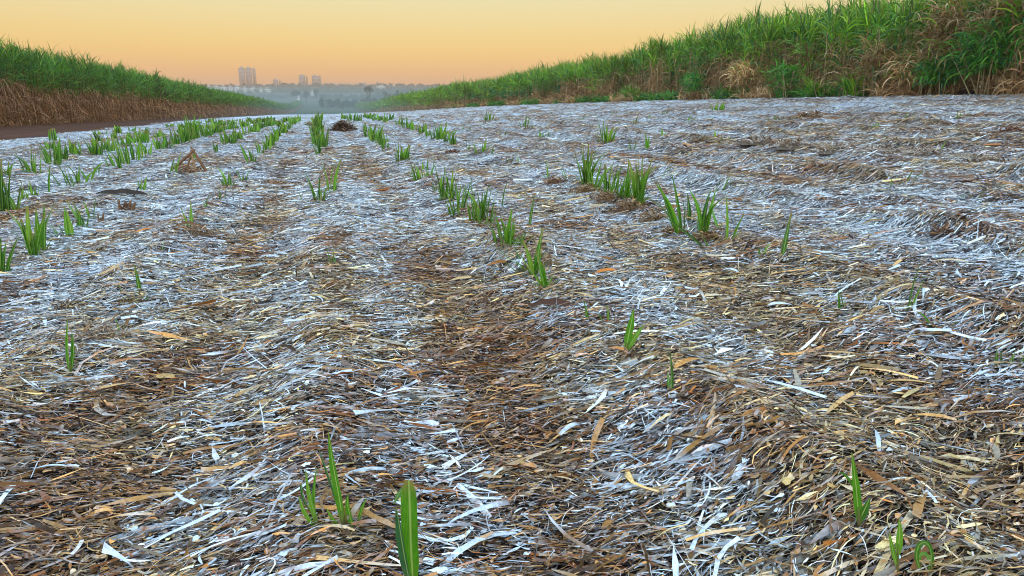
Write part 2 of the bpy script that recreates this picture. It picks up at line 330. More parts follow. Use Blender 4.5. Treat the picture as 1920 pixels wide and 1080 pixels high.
# ------------------------------------------------------------------ standing sugarcane
RT_V = [0, 19.4, 24.2, 30.6, 35, 40.6, 48.2, 58.8, 75, 86.7, 102.5, 125, 200, 344, 500]
RT_H = [3.0, 3.05, 3.2, 3.35, 3.5, 3.5, 3.2, 2.75, 3.0, 2.85, 2.6, 3.4, 3.9, 4.0, 4.0]
LT_V = [0, 53, 76, 130, 357, 500]; LT_H = [4.9, 4.9, 5.0, 4.6, 4.0, 4.0]
GRN = .9 * np.array([[.115, .29, .018], [.18, .37, .022], [.07, .22, .028], [.035, .15, .055], [.24, .38, .035]])
GRL = .84 * np.array([[.065, .23, .02], [.11, .29, .02], [.045, .17, .025], [.17, .35, .03], [.03, .12, .03]])
DRY = np.array([[.46, .28, .15], [.32, .18, .09], [.60, .44, .28], [.20, .11, .06], [.40, .24, .13]])
def cane(u, v, hgt, side, sc, brownfrac, pal, nG, nD, messy):
    DRY = globals()['DRY'] * (1 if messy else np.array([.80, .66, .62]))
    """u,v stalk spots; side=-1 leaves towards -u (right field), +1 for left field"""
    n = len(u); z = macro(u, v); parts = []
    h = hgt * (1 + rng.normal(0, .05, n))
    lean = rng.normal(0, .10 if messy else .05, n)[:, None]; laz = rng.uniform(0, 6.28, n)
    # stems
    S = 3; t = np.linspace(0, 1, S)[None, :]
    cx = u[:, None] + np.sin(laz)[:, None] * lean * h[:, None] * t ** 2; cy = v[:, None] + np.cos(laz)[:, None] * lean * h[:, None] * t ** 2
    cen = np.stack([cx, cy, z[:, None] + h[:, None] * .72 * t], -1)
    wd = np.broadcast_to(np.array([.8, -.6, 0]), cen.shape)
    parts.append(ribbons(cen, wd, np.full((n, S), .035) * sc[:, None], np.repeat(DRY[rng.integers(0, 5, n)][:, None] * .6, S, 1)))
    def along(f, m):
        k = np.repeat(np.arange(n), m)
        return k, np.stack([u[k] + np.sin(laz[k]) * lean[k, 0] * h[k] * f ** 2, v[k] + np.cos(laz[k]) * lean[k, 0] * h[k] * f ** 2, z[k] + h[k] * f], -1)
    # green leaves, brownfrac..top
    f = rng.uniform(0, 1, n * nG) ** .75; k = np.repeat(np.arange(n), nG)
    bf = brownfrac[k] if np.ndim(brownfrac) else brownfrac
    f = (bf + (.90 - bf) * f); k, b = along(f, nG); m = len(k)
    up = smooth(.6, .95, f)
    az = rng.uniform(0, 6.28, m)
    el = .75 + .55 * up + rng.normal(0, .18, m); dr = 1.3 - .5 * up + rng.normal(0, .5, m)
    if messy: dr = dr + .5 * (1 - up)
    c = pal[rng.integers(0, 5, m)] * np.exp(rng.normal(0, .20, m))[:, None] * (.28 + 1.4 * fbm(b[:, 0] / .8 * .4 + b[:, 1] / 1.3, b[:, 2] / .8, 402, 2))[:, None]
    if messy:
        pt = (smooth(.5, .62, fbm(b[:, 1] / 2.0, b[:, 2] / 1.4 + 40, 420, 2)) * (1 - smooth(.45, .62, f)))[:, None]
        c = c * (1 - pt) + np.array([.035, .17, .075]) * pt * 1.1
    ln = rng.uniform(.6, 1.15, m) * (1.25 if messy else 1.0)
    parts.append(blades(b, az, el, dr, ln * sc[k] ** .35, np.full(m, .052 if messy else .040) * sc[k] * rng.uniform(.6, 1.2, m), c, S=5, twist=rng.normal(0, .6, m)))
    # dry hanging leaves below
    f = rng.uniform(.02, 1, n * nD) * (brownfrac[np.repeat(np.arange(n), nD)] + .12 if np.ndim(brownfrac) else brownfrac + .12)
    k, b = along(f, nD); m = len(k); az = rng.uniform(0, 6.28, m)
    el = rng.uniform(-.4, .9, m) if messy else rng.uniform(-1.1, .5, m); dr = rng.uniform(.8, 2.2, m)
    c = DRY[rng.integers(0, 5, m)] * np.exp(rng.normal(0.0 if messy else .18, .28, m))[:, None]
    ln = np.minimum(rng.uniform(.4, .95, m) * sc[k] ** .35, b[:, 2] - z[k] + .45)
    parts.append(blades(b, az, el, np.minimum(dr, el + 1.5), ln, np.full(m, .034) * sc[k] * rng.uniform(.5, 1.2, m), c, S=5, twist=rng.normal(0, .8, m)))
    # thin spear tips above the canopy
    nt_ = 4 if messy else 2; k, b = along(np.full(n * nt_, .84), nt_); m = len(k)
    tipc = np.where(rng.random(m)[:, None] < .5, np.array([[.16, .11, .07]]), pal[rng.integers(0, 5, m)] * .8)
    parts.append(blades(b, rng.uniform(0, 6.28, m), 1.42 + rng.normal(0, .1, m), rng.uniform(0, .5, m), rng.uniform(.35, 1.1, m) * (1.1 if messy else .75), np.full(m, .022) * sc[k], tipc, S=4))
    return parts
def build_cane_fields():
    parts = []
    for (v0, v1, sp_, scl, nG, nD, rows) in [(6, 75, .16, 1.0, 16, 16, 8), (75, 160, .3, 1.7, 17, 10, 6), (160, 560, .9, 3.2, 16, 8, 5)]:
        for k in range(rows):
            vs = np.arange(v0, v1, sp_); vs = vs + rng.normal(0, sp_ * .6, len(vs))
            us = 20.9 + k * 1.25 * (1 if scl < 3 else 1.6) + rng.normal(0, .28, len(vs)) + (fbm(vs / 4, vs * 0, 77, 2) - .5) * 1.4
            hh = np.interp(vs, RT_V, RT_H) * (.88 + .26 * fbm(vs / 3.0, vs * 0 + k * 3, 78, 2)) - .12 * (k == 0)
            bf = np.clip(.58 + (fbm(vs / 3.5, vs * 0 + k, 79, 2) - .5) * 1.5, .12, .78) * (1 - .55 * smooth(50, 90, vs))
            g = nG if k < 3 else nG - 5
            us = us + (fbm(vs / 1.7, vs * 0 + 5, 171, 2) - .5) * 1.6 * (k < 3)
            hh = hh * (1 + rng.normal(0, .05, len(vs)))
            if k < 3 and scl < 3:
                ok = fbm(vs / 1.3, vs * 0 + k * .35, 172, 2) > .36; us, vs, hh, bf = us[ok], vs[ok], hh[ok], bf[ok]
            parts += cane(us, vs, hh, -1, np.full(len(vs), scl) * (1 + .25 * (k > 1)), bf, GRN, g, nD if k < 2 else 8, True)
    # low tussocks and fallen leaves at the foot of the right-hand cane
    nT = 330; vs = rng.uniform(10, 130, nT) ; us = 20.35 + rng.normal(0, .35, nT); k = np.repeat(np.arange(nT), 26); m = len(k)
    b = np.stack([us[k] + rng.normal(0, .12, m), vs[k] + rng.normal(0, .16, m), macro(us[k], vs[k])], -1)
    isg = fbm(vs / 3, vs * 0, 88, 2) > .46
    c = np.where(isg[k][:, None], GRN[rng.integers(0, 5, m)] * np.array([.55, .85, 1.3]), DRY[rng.integers(0, 5, m)]) * np.exp(rng.normal(0, .2, m))[:, None]
    parts.append(blades(b, rng.uniform(0, 6.28, m), rng.uniform(.5, 1.4, m), rng.uniform(.8, 2.2, m), rng.uniform(.4, 1.1, m), np.full(m, .03) * (1 + vs[k] / 60), c, S=5, twist=rng.normal(0, .5, m)))
    co, q, c, uv = merge(parts); print('right cane', len(co))
    tag(link('standing_sugarcane', quads_mesh('standing_sugarcane', co, q, M_CANE, c)), 'tall tangled green and brown sugarcane standing along the right edge of the field', 'sugarcane', kind='stuff')
    parts = []
    for (v0, v1, sp_, scl, nG, nD, rows) in [(30, 85, .17, 1.1, 22, 26, 6), (85, 180, .30, 1.7, 18, 16, 5), (180, 640, .9, 3.2, 15, 8, 4)]:
        for k in range(rows):
            vs = np.arange(v0, v1, sp_); vs = vs + rng.normal(0, sp_ * .5, len(vs))
            us = -18.9 - k * 1.3 + rng.normal(0, .15, len(vs))
            hh = np.interp(vs, LT_V, LT_H) * (.95 + .11 * fbm(vs / 3.0, vs * 0 + k * 3, 178, 2))
            parts += cane(us, vs, hh, 1, np.full(len(vs), scl) * (1 + .25 * (k > 1)), np.clip(.42 + (fbm(vs / 2.2, vs * 0 + k, 179, 2) - .5) * .22, .2, .6), GRL, nG, nD if k < 2 else 3, False)
    co, q, c, uv = merge(parts); print('left cane', len(co))
    tag(link('standing_sugarcane', quads_mesh('standing_sugarcane', co, q, M_CANE, c)), 'even green sugarcane with brown dry base beyond the dirt track on the left', 'sugarcane', kind='stuff')
build_cane_fields()

# ------------------------------------------------------------------ dirt track on the left
def build_track():
    vs = np.linspace(8, 330, 260); us = np.linspace(-18.9, -10.2, 34); V, U = np.meshgrid(vs, us, indexing='ij')
    edge = (vn(vs / 2.2, vs * 0, 600) - .5) * .8
    U = U + (np.linspace(0, 1, 34)[None, :]) * (edge - np.clip(vs - 26, 0, 90) * .055)[:, None]
    z = macro(U, V) + (fbm(U / 1.5, V / 1.5, 12, 2) - .5) * .05 + .05 - .06 * np.exp(-((U + 13.0) / .5) ** 2) - .06 * np.exp(-((U + 15.2) / .5) ** 2) - .07 * smooth(.85, 1, np.linspace(0, 1, 34))[None, :]
    idx = np.arange(z.size).reshape(z.shape)
    q = np.stack([idx[:-1, :-1], idx[:-1, 1:], idx[1:, 1:], idx[1:, :-1]], -1).reshape(-1, 4)
    c = np.array([.095, .047, .032]) * (.7 + .6 * fbm(U / .7, V / 6, 55, 3))[..., None]
    tag(link('dirt_track', quads_mesh('dirt_track', np.stack([U, V, z], -1).reshape(-1, 3), q, ground_material(), c.reshape(-1, 3))), kind='structure')
build_track()

# ------------------------------------------------------------------ cane shoots in the field
ORD = ['nearest', 'second', 'third', 'fourth', 'fifth', 'sixth', 'seventh', 'eighth', 'ninth', 'tenth', 'eleventh', 'twelfth', 'thirteenth', 'fourteenth', 'fifteenth',
       'sixteenth', 'seventeenth', 'eighteenth', 'nineteenth', 'twentieth']
def ordw(i):
    if i < 20: return ORD[i]
    n = i + 1; return '%d%s' % (n, 'th' if 10 <= n % 100 <= 20 else {1: 'st', 2: 'nd', 3: 'rd'}.get(n % 10, 'th'))
SG = np.array([[.08, .27, .012], [.12, .33, .02], [.045, .18, .015], [.035, .13, .03], [.17, .36, .03]])
BROWNT = np.array([.28, .20, .08])
# (x, y of the foot in the photograph, height px, blades, spread px, lean, dry base)
TUFTS = {
 'left4': [(60,325,40,8,26,0,0),(100,310,46,8,26,0,0),(120,300,28,4,8,0,0),(180,290,30,9,22,0,0),(205,285,26,5,14,0,0),(145,291,22,5,14,0,0),(235,272,22,5,14,0,0),(268,267,20,6,20,0,0),(100,264,20,5,14,0,0),(15,330,26,5,16,0,0),(300,258,14,6,24,0,0),(345,250,14,6,20,0,0)],
 'left3': [(8,397,95,7,14,0,0),(24,398,62,5,14,.1,0),(48,376,34,4,14,0,0),(65,370,26,4,10,0,1),(93,362,45,1,2,.05,0),(128,352,44,3,16,-.3,0),(140,345,28,4,14,0,1),(155,345,50,3,12,.15,0),(166,340,42,2,6,.1,0),(181,326,18,3,6,0,0),(218,317,36,4,20,-.2,0),(236,309,48,4,16,-.2,0),(252,302,44,4,16,0,0),(268,298,52,3,8,0,0),(280,292,26,3,10,.2,0),(302,280,26,5,12,0,0),(318,276,30,5,18,0,0),(332,272,30,7,20,0,0),(347,267,36,6,16,0,0),(362,262,42,8,18,0,0),(376,256,26,5,16,0,0),(396,250,24,6,18,0,0),(412,246,22,6,18,0,0),(430,241,18,5,18,0,0)],
 'left2': [(5,512,66,5,10,.1,0),(62,482,86,8,16,0,1),(80,470,80,3,8,.15,1),(50,452,30,2,10,-.5,0),(118,446,50,3,12,-.1,0),(128,441,18,2,5,0,0),(136,446,46,1,2,0,0),(106,442,20,2,8,-.4,0),(156,428,34,4,14,.1,1),(150,415,36,3,10,-.3,0),(172,412,40,2,5,0,0),(265,358,26,3,8,.15,1),(326,324,36,3,8,.1,0),(362,300,18,2,6,0,0),(405,285,18,2,5,0,0),(433,270,25,6,16,0,1),(448,262,14,4,12,0,0),(462,252,22,3,10,0,1),(478,246,16,5,16,0,0),(494,238,14,5,14,0,0)],
 'left1': [(262,548,46,1,2,0,1),(268,562,16,3,14,0,1),(306,472,16,1,2,0,1),(225,625,30,1,2,0,1),(357,428,42,2,4,-.2,0),(388,390,26,1,2,0,0),(415,375,18,3,10,0,1),(428,350,36,5,12,-.1,1),(456,340,24,3,8,.1,1),(475,305,32,5,14,-.1,1),(487,290,26,3,10,0,0),(498,282,26,6,14,0,0),(507,275,28,7,12,0,0),(514,266,24,6,12,0,0),(522,258,20,6,12,0,0),(532,250,18,6,12,0,0),(541,242,15,6,12,0,0),(549,233,13,5,12,0,0),(556,227,10,5,12,0,0)],
 'middle': [(640,1,0,0,0,0,0),(623,497,32,2,3,0,1),(568,377,16,1,2,-.2,0),(597,375,44,5,14,0,1),(609,377,26,4,12,.1,1),(622,362,60,3,6,0,1),(603,345,14,2,6,0,0),(597,290,34,5,8,0,0),(604,278,34,7,16,0,0),(593,272,30,6,10,0,0),(598,262,32,7,16,0,0),(592,254,26,6,12,0,0),(600,246,28,7,14,0,0),(596,238,26,6,12,0,0),(597,229,18,6,10,0,0)],
 'right1': [(972,492,42,2,6,-.5,0),(982,512,34,3,10,-.5,1),(1002,519,78,4,8,.05,1),(1026,543,70,4,6,-.3,1),(940,455,54,8,22,0,1),(955,461,62,7,18,0,1),(966,462,30,5,14,.2,1),(978,465,34,2,5,.2,0),(888,417,44,4,10,0,1),(900,416,64,7,13,0,1),(910,412,58,3,8,0,0),(920,424,44,3,8,.1,1),(833,376,58,5,9,0,1),(846,374,58,5,9,.05,0),(852,405,56,6,14,0,1),(864,394,50,5,8,.1,0),(820,358,18,4,14,0,1),(782,340,34,5,10,-.2,1),(795,334,22,2,4,0,0),(805,332,26,2,4,0,0),(755,302,32,10,26,0,1),(722,278,16,5,12,0,0),(714,272,24,7,16,0,0),(704,264,28,8,18,0,0),(694,256,22,7,16,0,0),(687,247,16,5,12,0,0),(664,228,16,8,22,0,0),(650,223,10,6,16,0,0),
            (1104,601,36,1,2,-.15,0),(1136,604,30,2,6,-.3,0),(1259,738,74,1,2,0,0)],
 'right2': [(1293,415,46,3,6,0,1),(1320,440,80,6,10,-.05,1),(1274,441,100,5,10,-.32,1),(1331,465,56,2,4,-.7,0),(1346,430,34,2,6,.6,0),(1362,452,80,1,3,-.08,1),(1372,450,44,1,2,.3,0),(1433,480,26,3,16,.1,0),(1466,481,70,1,2,.05,0),(1100,349,68,12,13,0,1),(1116,360,52,5,9,0,1),(1138,364,54,4,7,0,1),(1150,368,60,5,8,0,1),(1160,372,60,4,10,.15,1),(1172,373,60,4,8,.1,1),(1182,372,50,3,6,.1,0),(1196,384,82,12,13,0,1),(1026,336,32,1,2,0,0),(1060,336,20,1,2,0,1),(957,302,12,2,6,0,1),(974,305,12,2,4,0,0),(922,290,16,1,2,0,0),(905,286,22,4,14,0,1),(880,282,18,3,8,0,1),(848,272,28,6,10,0,1),(836,267,24,5,10,0,1),(826,264,28,6,12,0,1),(815,260,20,5,10,0,1),(804,256,20,5,12,0,0),(792,250,18,6,14,0,0),(775,244,16,5,12,0,0),(762,240,20,5,12,0,0),(748,234,12,4,12,0,0),(722,226,14,9,28,0,0),(694,221,9,6,20,0,0),(1580,579,36,3,14,-.2,0),(1703,586,92,2,3,.1,1),(1746,613,36,1,2,-.25,1),(1888,684,32,5,40,0,1)],
 'right3': [(1352,360,30,4,16,.3,1),(1250,332,22,3,22,.6,0),(1184,283,22,3,12,0,1),(1213,280,26,2,5,.1,0),(1140,268,42,6,18,0,1),(1128,266,20,3,8,0,1),(1020,258,14,4,14,0,1),(1035,252,12,3,12,0,1),(983,238,20,4,12,0,1),(992,241,12,3,10,0,1),(917,227,18,4,14,0,1),(1476,382,16,1,3,.4,0),(1498,376,14,1,2,.5,0),(1060,330,12,2,6,0,0),(1700,342,24,2,8,.4,1),(1674,352,16,2,6,.3,1),(1805,374,12,2,4,0,0),(1826,376,16,2,6,.2,1)],
 'right4': [(1765,287,22,1,3,.1,1),(1357,266,14,2,8,.3,1),(1345,208,16,7,20,0,1),(1244,255,14,2,6,0,0),(1460,225,8,4,20,0,1),(1644,240,12,4,8,0,1),(1702,222,14,2,8,.2,1),(1800,222,12,4,16,0,1),(1296,228,10,2,8,.3,0),(1190,232,12,2,6,0,1),(1090,226,10,2,6,0,0),(1150,214,8,2,8,0,0),(1245,214,8,3,8,0,1),(1560,262,10,2,6,0,0)],
}
ROWNAME = {'left4': 'fourth row left of the middle', 'left3': 'third row left of the middle', 'left2': 'second row left of the middle', 'left1': 'first row left of the middle', 'middle': 'middle row',
           'right1': 'first row right of the middle', 'right2': 'second row right of the middle', 'right3': 'third row right of the middle', 'right4': 'far right sparse rows'}
XR = np.random.default_rng(31)
def extra(row, u0, v0, v1, step, prob, h0, h1, nb):
    v = v0
    while v < v1:
        if XR.random() < prob and not (row == 'left2' and v < 17): TUFTS[row].append(('w', u0 + XR.normal(0, .12) + (-.012 * (v - 15) if u0 < 0 else 0), v + XR.normal(0, .2), XR.uniform(h0, h1), int(XR.integers(*nb)), XR.uniform(.1, .4)))
        v += step * (1 + v / 40)
TUFTS['left5'] = []; TUFTS['left6'] = []
ROWNAME['left5'] = 'fifth row left of the middle'; ROWNAME['left6'] = 'outermost row beside the dirt track'
extra('left3', -4.2, 24, 75, 1.1, .75, .28, .5, (5, 9)); extra('left2', -2.8, 24, 70, 1.1, .65, .28, .48, (4, 8)); extra('left1', -1.9, 42, 75, 1.0, .9, .3, .45, (4, 7))
extra('left4', -5.7, 20, 75, 1.1, .7, .25, .45, (4, 9)); extra('left5', -7.1, 22, 75, 1.5, .7, .22, .42, (4, 8)); extra('left6', -8.5, 26, 75, 1.8, .6, .2, .4, (4, 8))
extra('right1', 1.45, 38, 70, 1.5, .5, .25, .4, (4, 7)); extra('right2', 3.1, 34, 70, 1.5, .5, .22, .4, (4, 7))
extra('right3', 4.5, 9, 45, 1.6, .6, .08, .2, (1, 4)); extra('right4', 7.3, 8, 30, 1.4, .45, .06, .16, (1, 4)); extra('right4', 10.2, 10, 36, 1.6, .45, .08, .16, (1, 4)); extra('right1', 1.4, 5.5, 21, .9, .45, .12, .3, (2, 5))
def tuft_mesh(h, n, spread, lean, d, dry, seed):
    r = np.random.default_rng(seed)
    n = max(1, n if n < 4 else int(n * 1.35))
    off = np.linspace(-.5, .5, n) if n > 1 else np.zeros(1)
    right = np.array([math.cos(YAW), -math.sin(YAW), 0])
    b = off[:, None] * right * spread + r.normal(0, .02, (n, 3)) * np.array([1, 1.6, 0]) * min(1, spread * 8) ; b[:, 2] = -.03
    hh = h * np.where(np.arange(n) == r.integers(0, n), 1.0, r.uniform(.5, 1.0, n)) + .03
    lat = lean + r.normal(0, .09, n) + off * .3
    az = np.where(lat >= 0, math.pi / 2 + YAW, -math.pi / 2 + YAW) + r.normal(0, .5, n)
    el = math.pi / 2 - np.abs(lat)
    dr = np.abs(r.normal(.10, .18, n)) + (r.random(n) < .15) * r.uniform(.5, 1.3, n)
    wsc = max(1.0, (d / 8) ** .8)
    wd = np.clip(hh * r.uniform(.09, .16, n), .013, .046) * wsc
    c = SG[r.integers(0, 5, n)] * np.exp(r.normal(0, .18, n))[:, None]
    pr = []
    clip = r.random() < .5 and h > .18
    kb = r.random((n, 1)) * .5; c = c * (1 - kb * .5) + np.array([.16, .22, .05]) * kb * .5
    pr.append(blades(b, az, el, dr, hh / np.cos(np.minimum(np.abs(lat) , 1.0)) , wd, c, S=7, tipw=.35 if clip else .06, twist=r.uniform(-1.0, 1.0, n) * .7 + math.pi * .0, fold=.18, basew=.45, colt=BROWNT if clip else None, taper=1.6))
    # lower, finer side leaves of the same stool
    m = max(1, int(n * .8)); k = r.integers(0, n, m); bb = b[k] + r.normal(0, .01, (m, 3)); bb[:, 2] = -.02
    c2 = SG[r.integers(0, 5, m)] * np.array([1.0, .85, 1]); 
    pr.append(blades(bb, r.uniform(0, 6.28, m), r.uniform(.8, 1.45, m), r.uniform(.1, 1.0, m), h * r.uniform(.25, .6, m) + .02, np.full(m, .016) * wsc, c2, S=5, fold=.15))
    return merge(pr)
def dry_base(spread, d, seed, h):
    r = np.random.default_rng(seed + 999); m = 16 + int(spread * 60)
    b = np.stack([r.normal(0, 1, m) * (spread * .4 + .04), r.normal(0, .05, m), np.full(m, -.01)], -1)
    c = np.array([[.20, .10, .04], [.30, .18, .08], [.12, .07, .04], [.36, .26, .14], [.16, .14, .04]])[r.integers(0, 5, m)]
    return blades(b, r.uniform(0, 6.28, m), r.uniform(.1, 1.2, m), r.uniform(.5, 1.6, m), r.uniform(.05, .16, m), np.full(m, .009) * max(1, d / 12), c, S=4, twist=r.normal(0, .6, m))
def build_tufts():
    seed = 100
    for row, lst in TUFTS.items():
        lst = [q for q in lst if q[3] > 0]
        pts = []
        for q in lst:
            if q[0] == 'w':
                dd = math.hypot(q[1], q[2]); pts.append(((q[1], q[2], dd), (0, 0, q[3] * F / dd / 1.15, q[4], q[5] * F / dd, 0, int(q[3] < .2))))
            else: pts.append((ground_at(q[0], q[1]), q))
        pts.sort(key=lambda a: a[0][2])
        for i, ((u, v, dist), q) in enumerate(pts):
            seed += 1
            s = dist / F; h = q[2] * s * 1.15; spread = q[4] * s
            co, qq, c, uv = tuft_mesh(h, q[3], spread, q[5], dist, q[6], seed)
            me = quads_mesh('cane_shoot', co, qq, M_SHOOT, c, uv)
            sz = 'Tall' if h > .36 else 'Short' if h < .17 else 'Medium'
            bl = 'single bladed' if q[3] == 1 else 'sparse' if q[3] < 4 else 'bushy' if q[3] < 7 else 'dense'
            lab = '%s %s shoot, %s from near end of %s' % (sz.lower(), bl, ordw(i), ROWNAME[row])
            o = link('cane_shoot', me); o.location = (u, v, float(H(np.array(u), np.array(v))))
            tag(o, lab, 'cane shoot', 'cane shoots in the ' + ROWNAME[row])
            if q[6] and dist < 22:
                p = dry_base(spread, dist, seed, h)
                ob = link('dry_base', quads_mesh('dry_base', p[0], p[1], M_WOOD, p[2]), o)
build_tufts()

# foreground plants, leaf by leaf, in a plane facing across the rows.  pts = photograph spots of the blade's midline, w = px width
def near_plant(foot, leaves, label, stem=None):
    u, v, dist = ground_at(*foot); s = dist / F
    z0 = float(H(np.array(u), np.array(v)))
    root = bpy.data.objects.new('cane_shoot', None); COL.objects.link(root); root.location = (u, v, z0); root.empty_display_size = .05
    tag(root, label, 'cane shoot', 'cane shoots close to the camera')
    fwd = np.array([math.sin(YAW), math.cos(YAW), 0]); right = np.array([math.cos(YAW), -math.sin(YAW), 0])
    def at(x, y, dep):
        d = np.array(ray(x, y)); hd = np.array([u, v, 0]) @ fwd + dep
        t = hd / (d @ fwd); p = d * t + np.array([0, 0, EYE]); return p - np.array([u, v, z0])
    for k, (pts, w, colr, face, bt) in enumerate(leaves):
        pts = np.array(pts, float); S = 12
        # smooth the outline given by a few spots
        tt = np.linspace(0, 1, len(pts)); ts = np.linspace(0, 1, S)
        ctl = np.array([at(p[0], p[1], p[2] if len(p) > 2 else 0) for p in pts])
        cen = np.stack([np.interp(ts, tt, ctl[:, j]) for j in range(3)], -1)
        for _ in range(2):
            cen[1:-1] = cen[1:-1] * .5 + (cen[:-2] + cen[2:]) * .25
        tan = unit(np.gradient(cen, axis=0))
        side = unit(np.cross(tan, -fwd)); nrm = unit(np.cross(side, tan))
        fc = face; wdv = side * math.cos(fc) + nrm * math.sin(fc)
        prof = np.minimum(1, .45 + ts * 2.2) * (np.clip((1 - ts) / .45, .04, 1) ** .7 if not bt else np.clip((1 - ts) / .12, .35, 1) ** .6)
        wid = w * s * prof / max(.35, math.cos(fc))
        wid = wid * (1 + .04 * np.sin(ts * 23 + k))
        c = np.repeat(np.array(colr)[None], S, 0)
        kk = smooth(.86, 1, ts)[:, None] * (.9 if bt else .4); c = c * (1 - kk) + BROWNT * kk
        kb = (1 - smooth(0, .25, ts))[:, None] * .5; c = c * (1 - kb) + np.array([.24, .30, .08]) * kb
        p = ribbons(cen[None], wdv[None], wid[None], c[None], (np.cross(wdv, tan) * (wid * .20)[:, None])[None])
        link('leaf', quads_mesh('leaf', p[0], p[1], M_SHOOT, p[2], p[3]), root)
    # short sheathed stem
    sx = stem or (foot[0], foot[1] - 22, 7)
    a = at(foot[0], foot[1] + 10, 0); b = at(sx[0], sx[1], 0); rad = sx[2] * s / 2; ns = 8; rings = 6
    co = []; cc = []
    for i in range(rings):
        t = i / (rings - 1)
        for j in range(ns):
            an = j / ns * 2 * math.pi; rr = rad * (1.25 - .55 * t) * (1 + .08 * math.sin(i * 2.3 + j))
            co.append(a * (1 - t) + b * t + right * math.cos(an) * rr + fwd * math.sin(an) * rr)
            cc.append(np.array([.20, .10, .07]) * (1 - t) + np.array([.12, .22, .04]) * t)
    q = [[i * ns + j, i * ns + (j + 1) % ns, (i + 1) * ns + (j + 1) % ns, (i + 1) * ns + j] for i in range(rings - 1) for j in range(ns)]
    link('stem', quads_mesh('stem', np.array(co), np.array(q), M_STEM, np.array(cc)), root)
    return root
G1 = (.075, .25, .015); G2 = (.13, .31, .03); G3 = (.045, .17, .02); G4 = (.035, .13, .05); G5 = (.24, .36, .05)
near_plant((776, 1110), [
    ([(776, 1110), (771, 1040), (769, 965), (767, 900)], 30, G1, .12, True),
    ([(772, 1112, -.01), (758, 1040, -.02), (750, 990, -.02), (743, 950, -.02)], 17, G4, .7, False),
    ([(767, 903, .01), (757, 912, .03), (746, 928, .05), (738, 945, .06)], 12, (.10, .25, .12), .6, False),
    ([(775, 1108, .02), (764, 1060, .02), (757, 1020, .02), (750, 940, .03)], 4, G5, .5, False)],
    'broad flat clipped green leaf blade, the widest and nearest to the camera')
near_plant((644, 992), [
    ([(644, 985), (636, 930), (624, 870), (616, 810)], 15, G1, .35, False),
    ([(642, 975, .01), (630, 930, .02), (612, 880, .02), (597, 838, .03)], 7, G4, .7, False),
    ([(648, 995), (634, 985), (620, 966), (612, 952)], 9, G2, .3, False),
    ([(662, 996), (657, 970), (651, 945), (653, 925)], 10, G1, .3, False),
    ([(672, 996, .02), (674, 970, .02), (680, 950, .02), (688, 932, .02)], 6, G1, .5, False),
    ([(655, 994, .01), (650, 972, .01), (647, 955, .01), (640, 945, .01)], 7, (.22, .20, .07), .3, False)],
    'tall pointed shoot with small side leaves, right plant of the near pair', (641, 958, 9))
near_plant((594, 990), [
    ([(594, 988), (586, 950), (578, 915), (573, 880)], 10, G2, .3, False),
    ([(594, 988, .01), (589, 945, .01), (590, 910, .01), (594, 876, .02)], 7, G1, .6, False),
    ([(592, 990), (578, 970), (567, 950), (561, 930)], 10, G2, .3, False),
    ([(585, 960, .03), (570, 940, .03), (566, 920, .03), (565, 906, .03)], 6, G4, .3, True)],
    'short forked bright green shoot, left plant of the near pair', (593, 965, 8))
near_plant((1611, 990), [
    ([(1611, 985), (1608, 945), (1604, 900), (1597, 848)], 13, G1, .25, False),
    ([(1606, 920, .01), (1596, 905, .01), (1586, 890, .01), (1576, 884, .02), (1570, 892, .02)], 5, G3, .3, False),
    ([(1612, 978), (1616, 965), (1624, 950), (1631, 934)], 13, G3, .4, False)],
    'slender upright shoot with three blades, behind the curled looped one', (1609, 950, 8))
near_plant((1683, 1082), [
    ([(1684, 1040), (1685, 1020), (1687, 998), (1686, 972)], 12, G2, .2, False),
    ([(1682, 1062), (1676, 1040), (1671, 1018), (1667, 998)], 7, G2, .4, False)],
    'thin stemmed shoot with one small oval blade beside the curled looped one', (1684, 1020, 5))
near_plant((1742, 1078), [
    ([(1728, 1074), (1716, 1052), (1718, 1020), (1735, 1010), (1746, 1026), (1748, 1050), (1745, 1072)], 8, G3, .35, True),
    ([(1734, 1074, .02), (1722, 1060, .02), (1722, 1040, .02), (1732, 1034, .02), (1742, 1044, .02), (1744, 1068, .02)], 7, (.12, .30, .06), .35, True)],
    'small shoot whose green leaves curl over into a loop', (1742, 1062, 7))
near_plant((1174, 664), [
    ([(1174, 656), (1178, 630), (1184, 605), (1188, 579)], 13, G1, .2, False),
    ([(1175, 658), (1184, 642), (1195, 626), (1207, 609)], 10, G2, .4, False)],
    'two bladed shoot leaning right on a dark root stub, right of centre', (1175, 642, 6))
near_plant((132, 702), [
    ([(131, 698), (128, 670), (126, 635), (127, 594)], 8, G1, .5, False),
    ([(133, 698), (138, 670), (138, 645), (135, 622)], 9, G3, .3, False)],
    'pair of straight dark green blades standing alone at the left', (132, 680, 5))

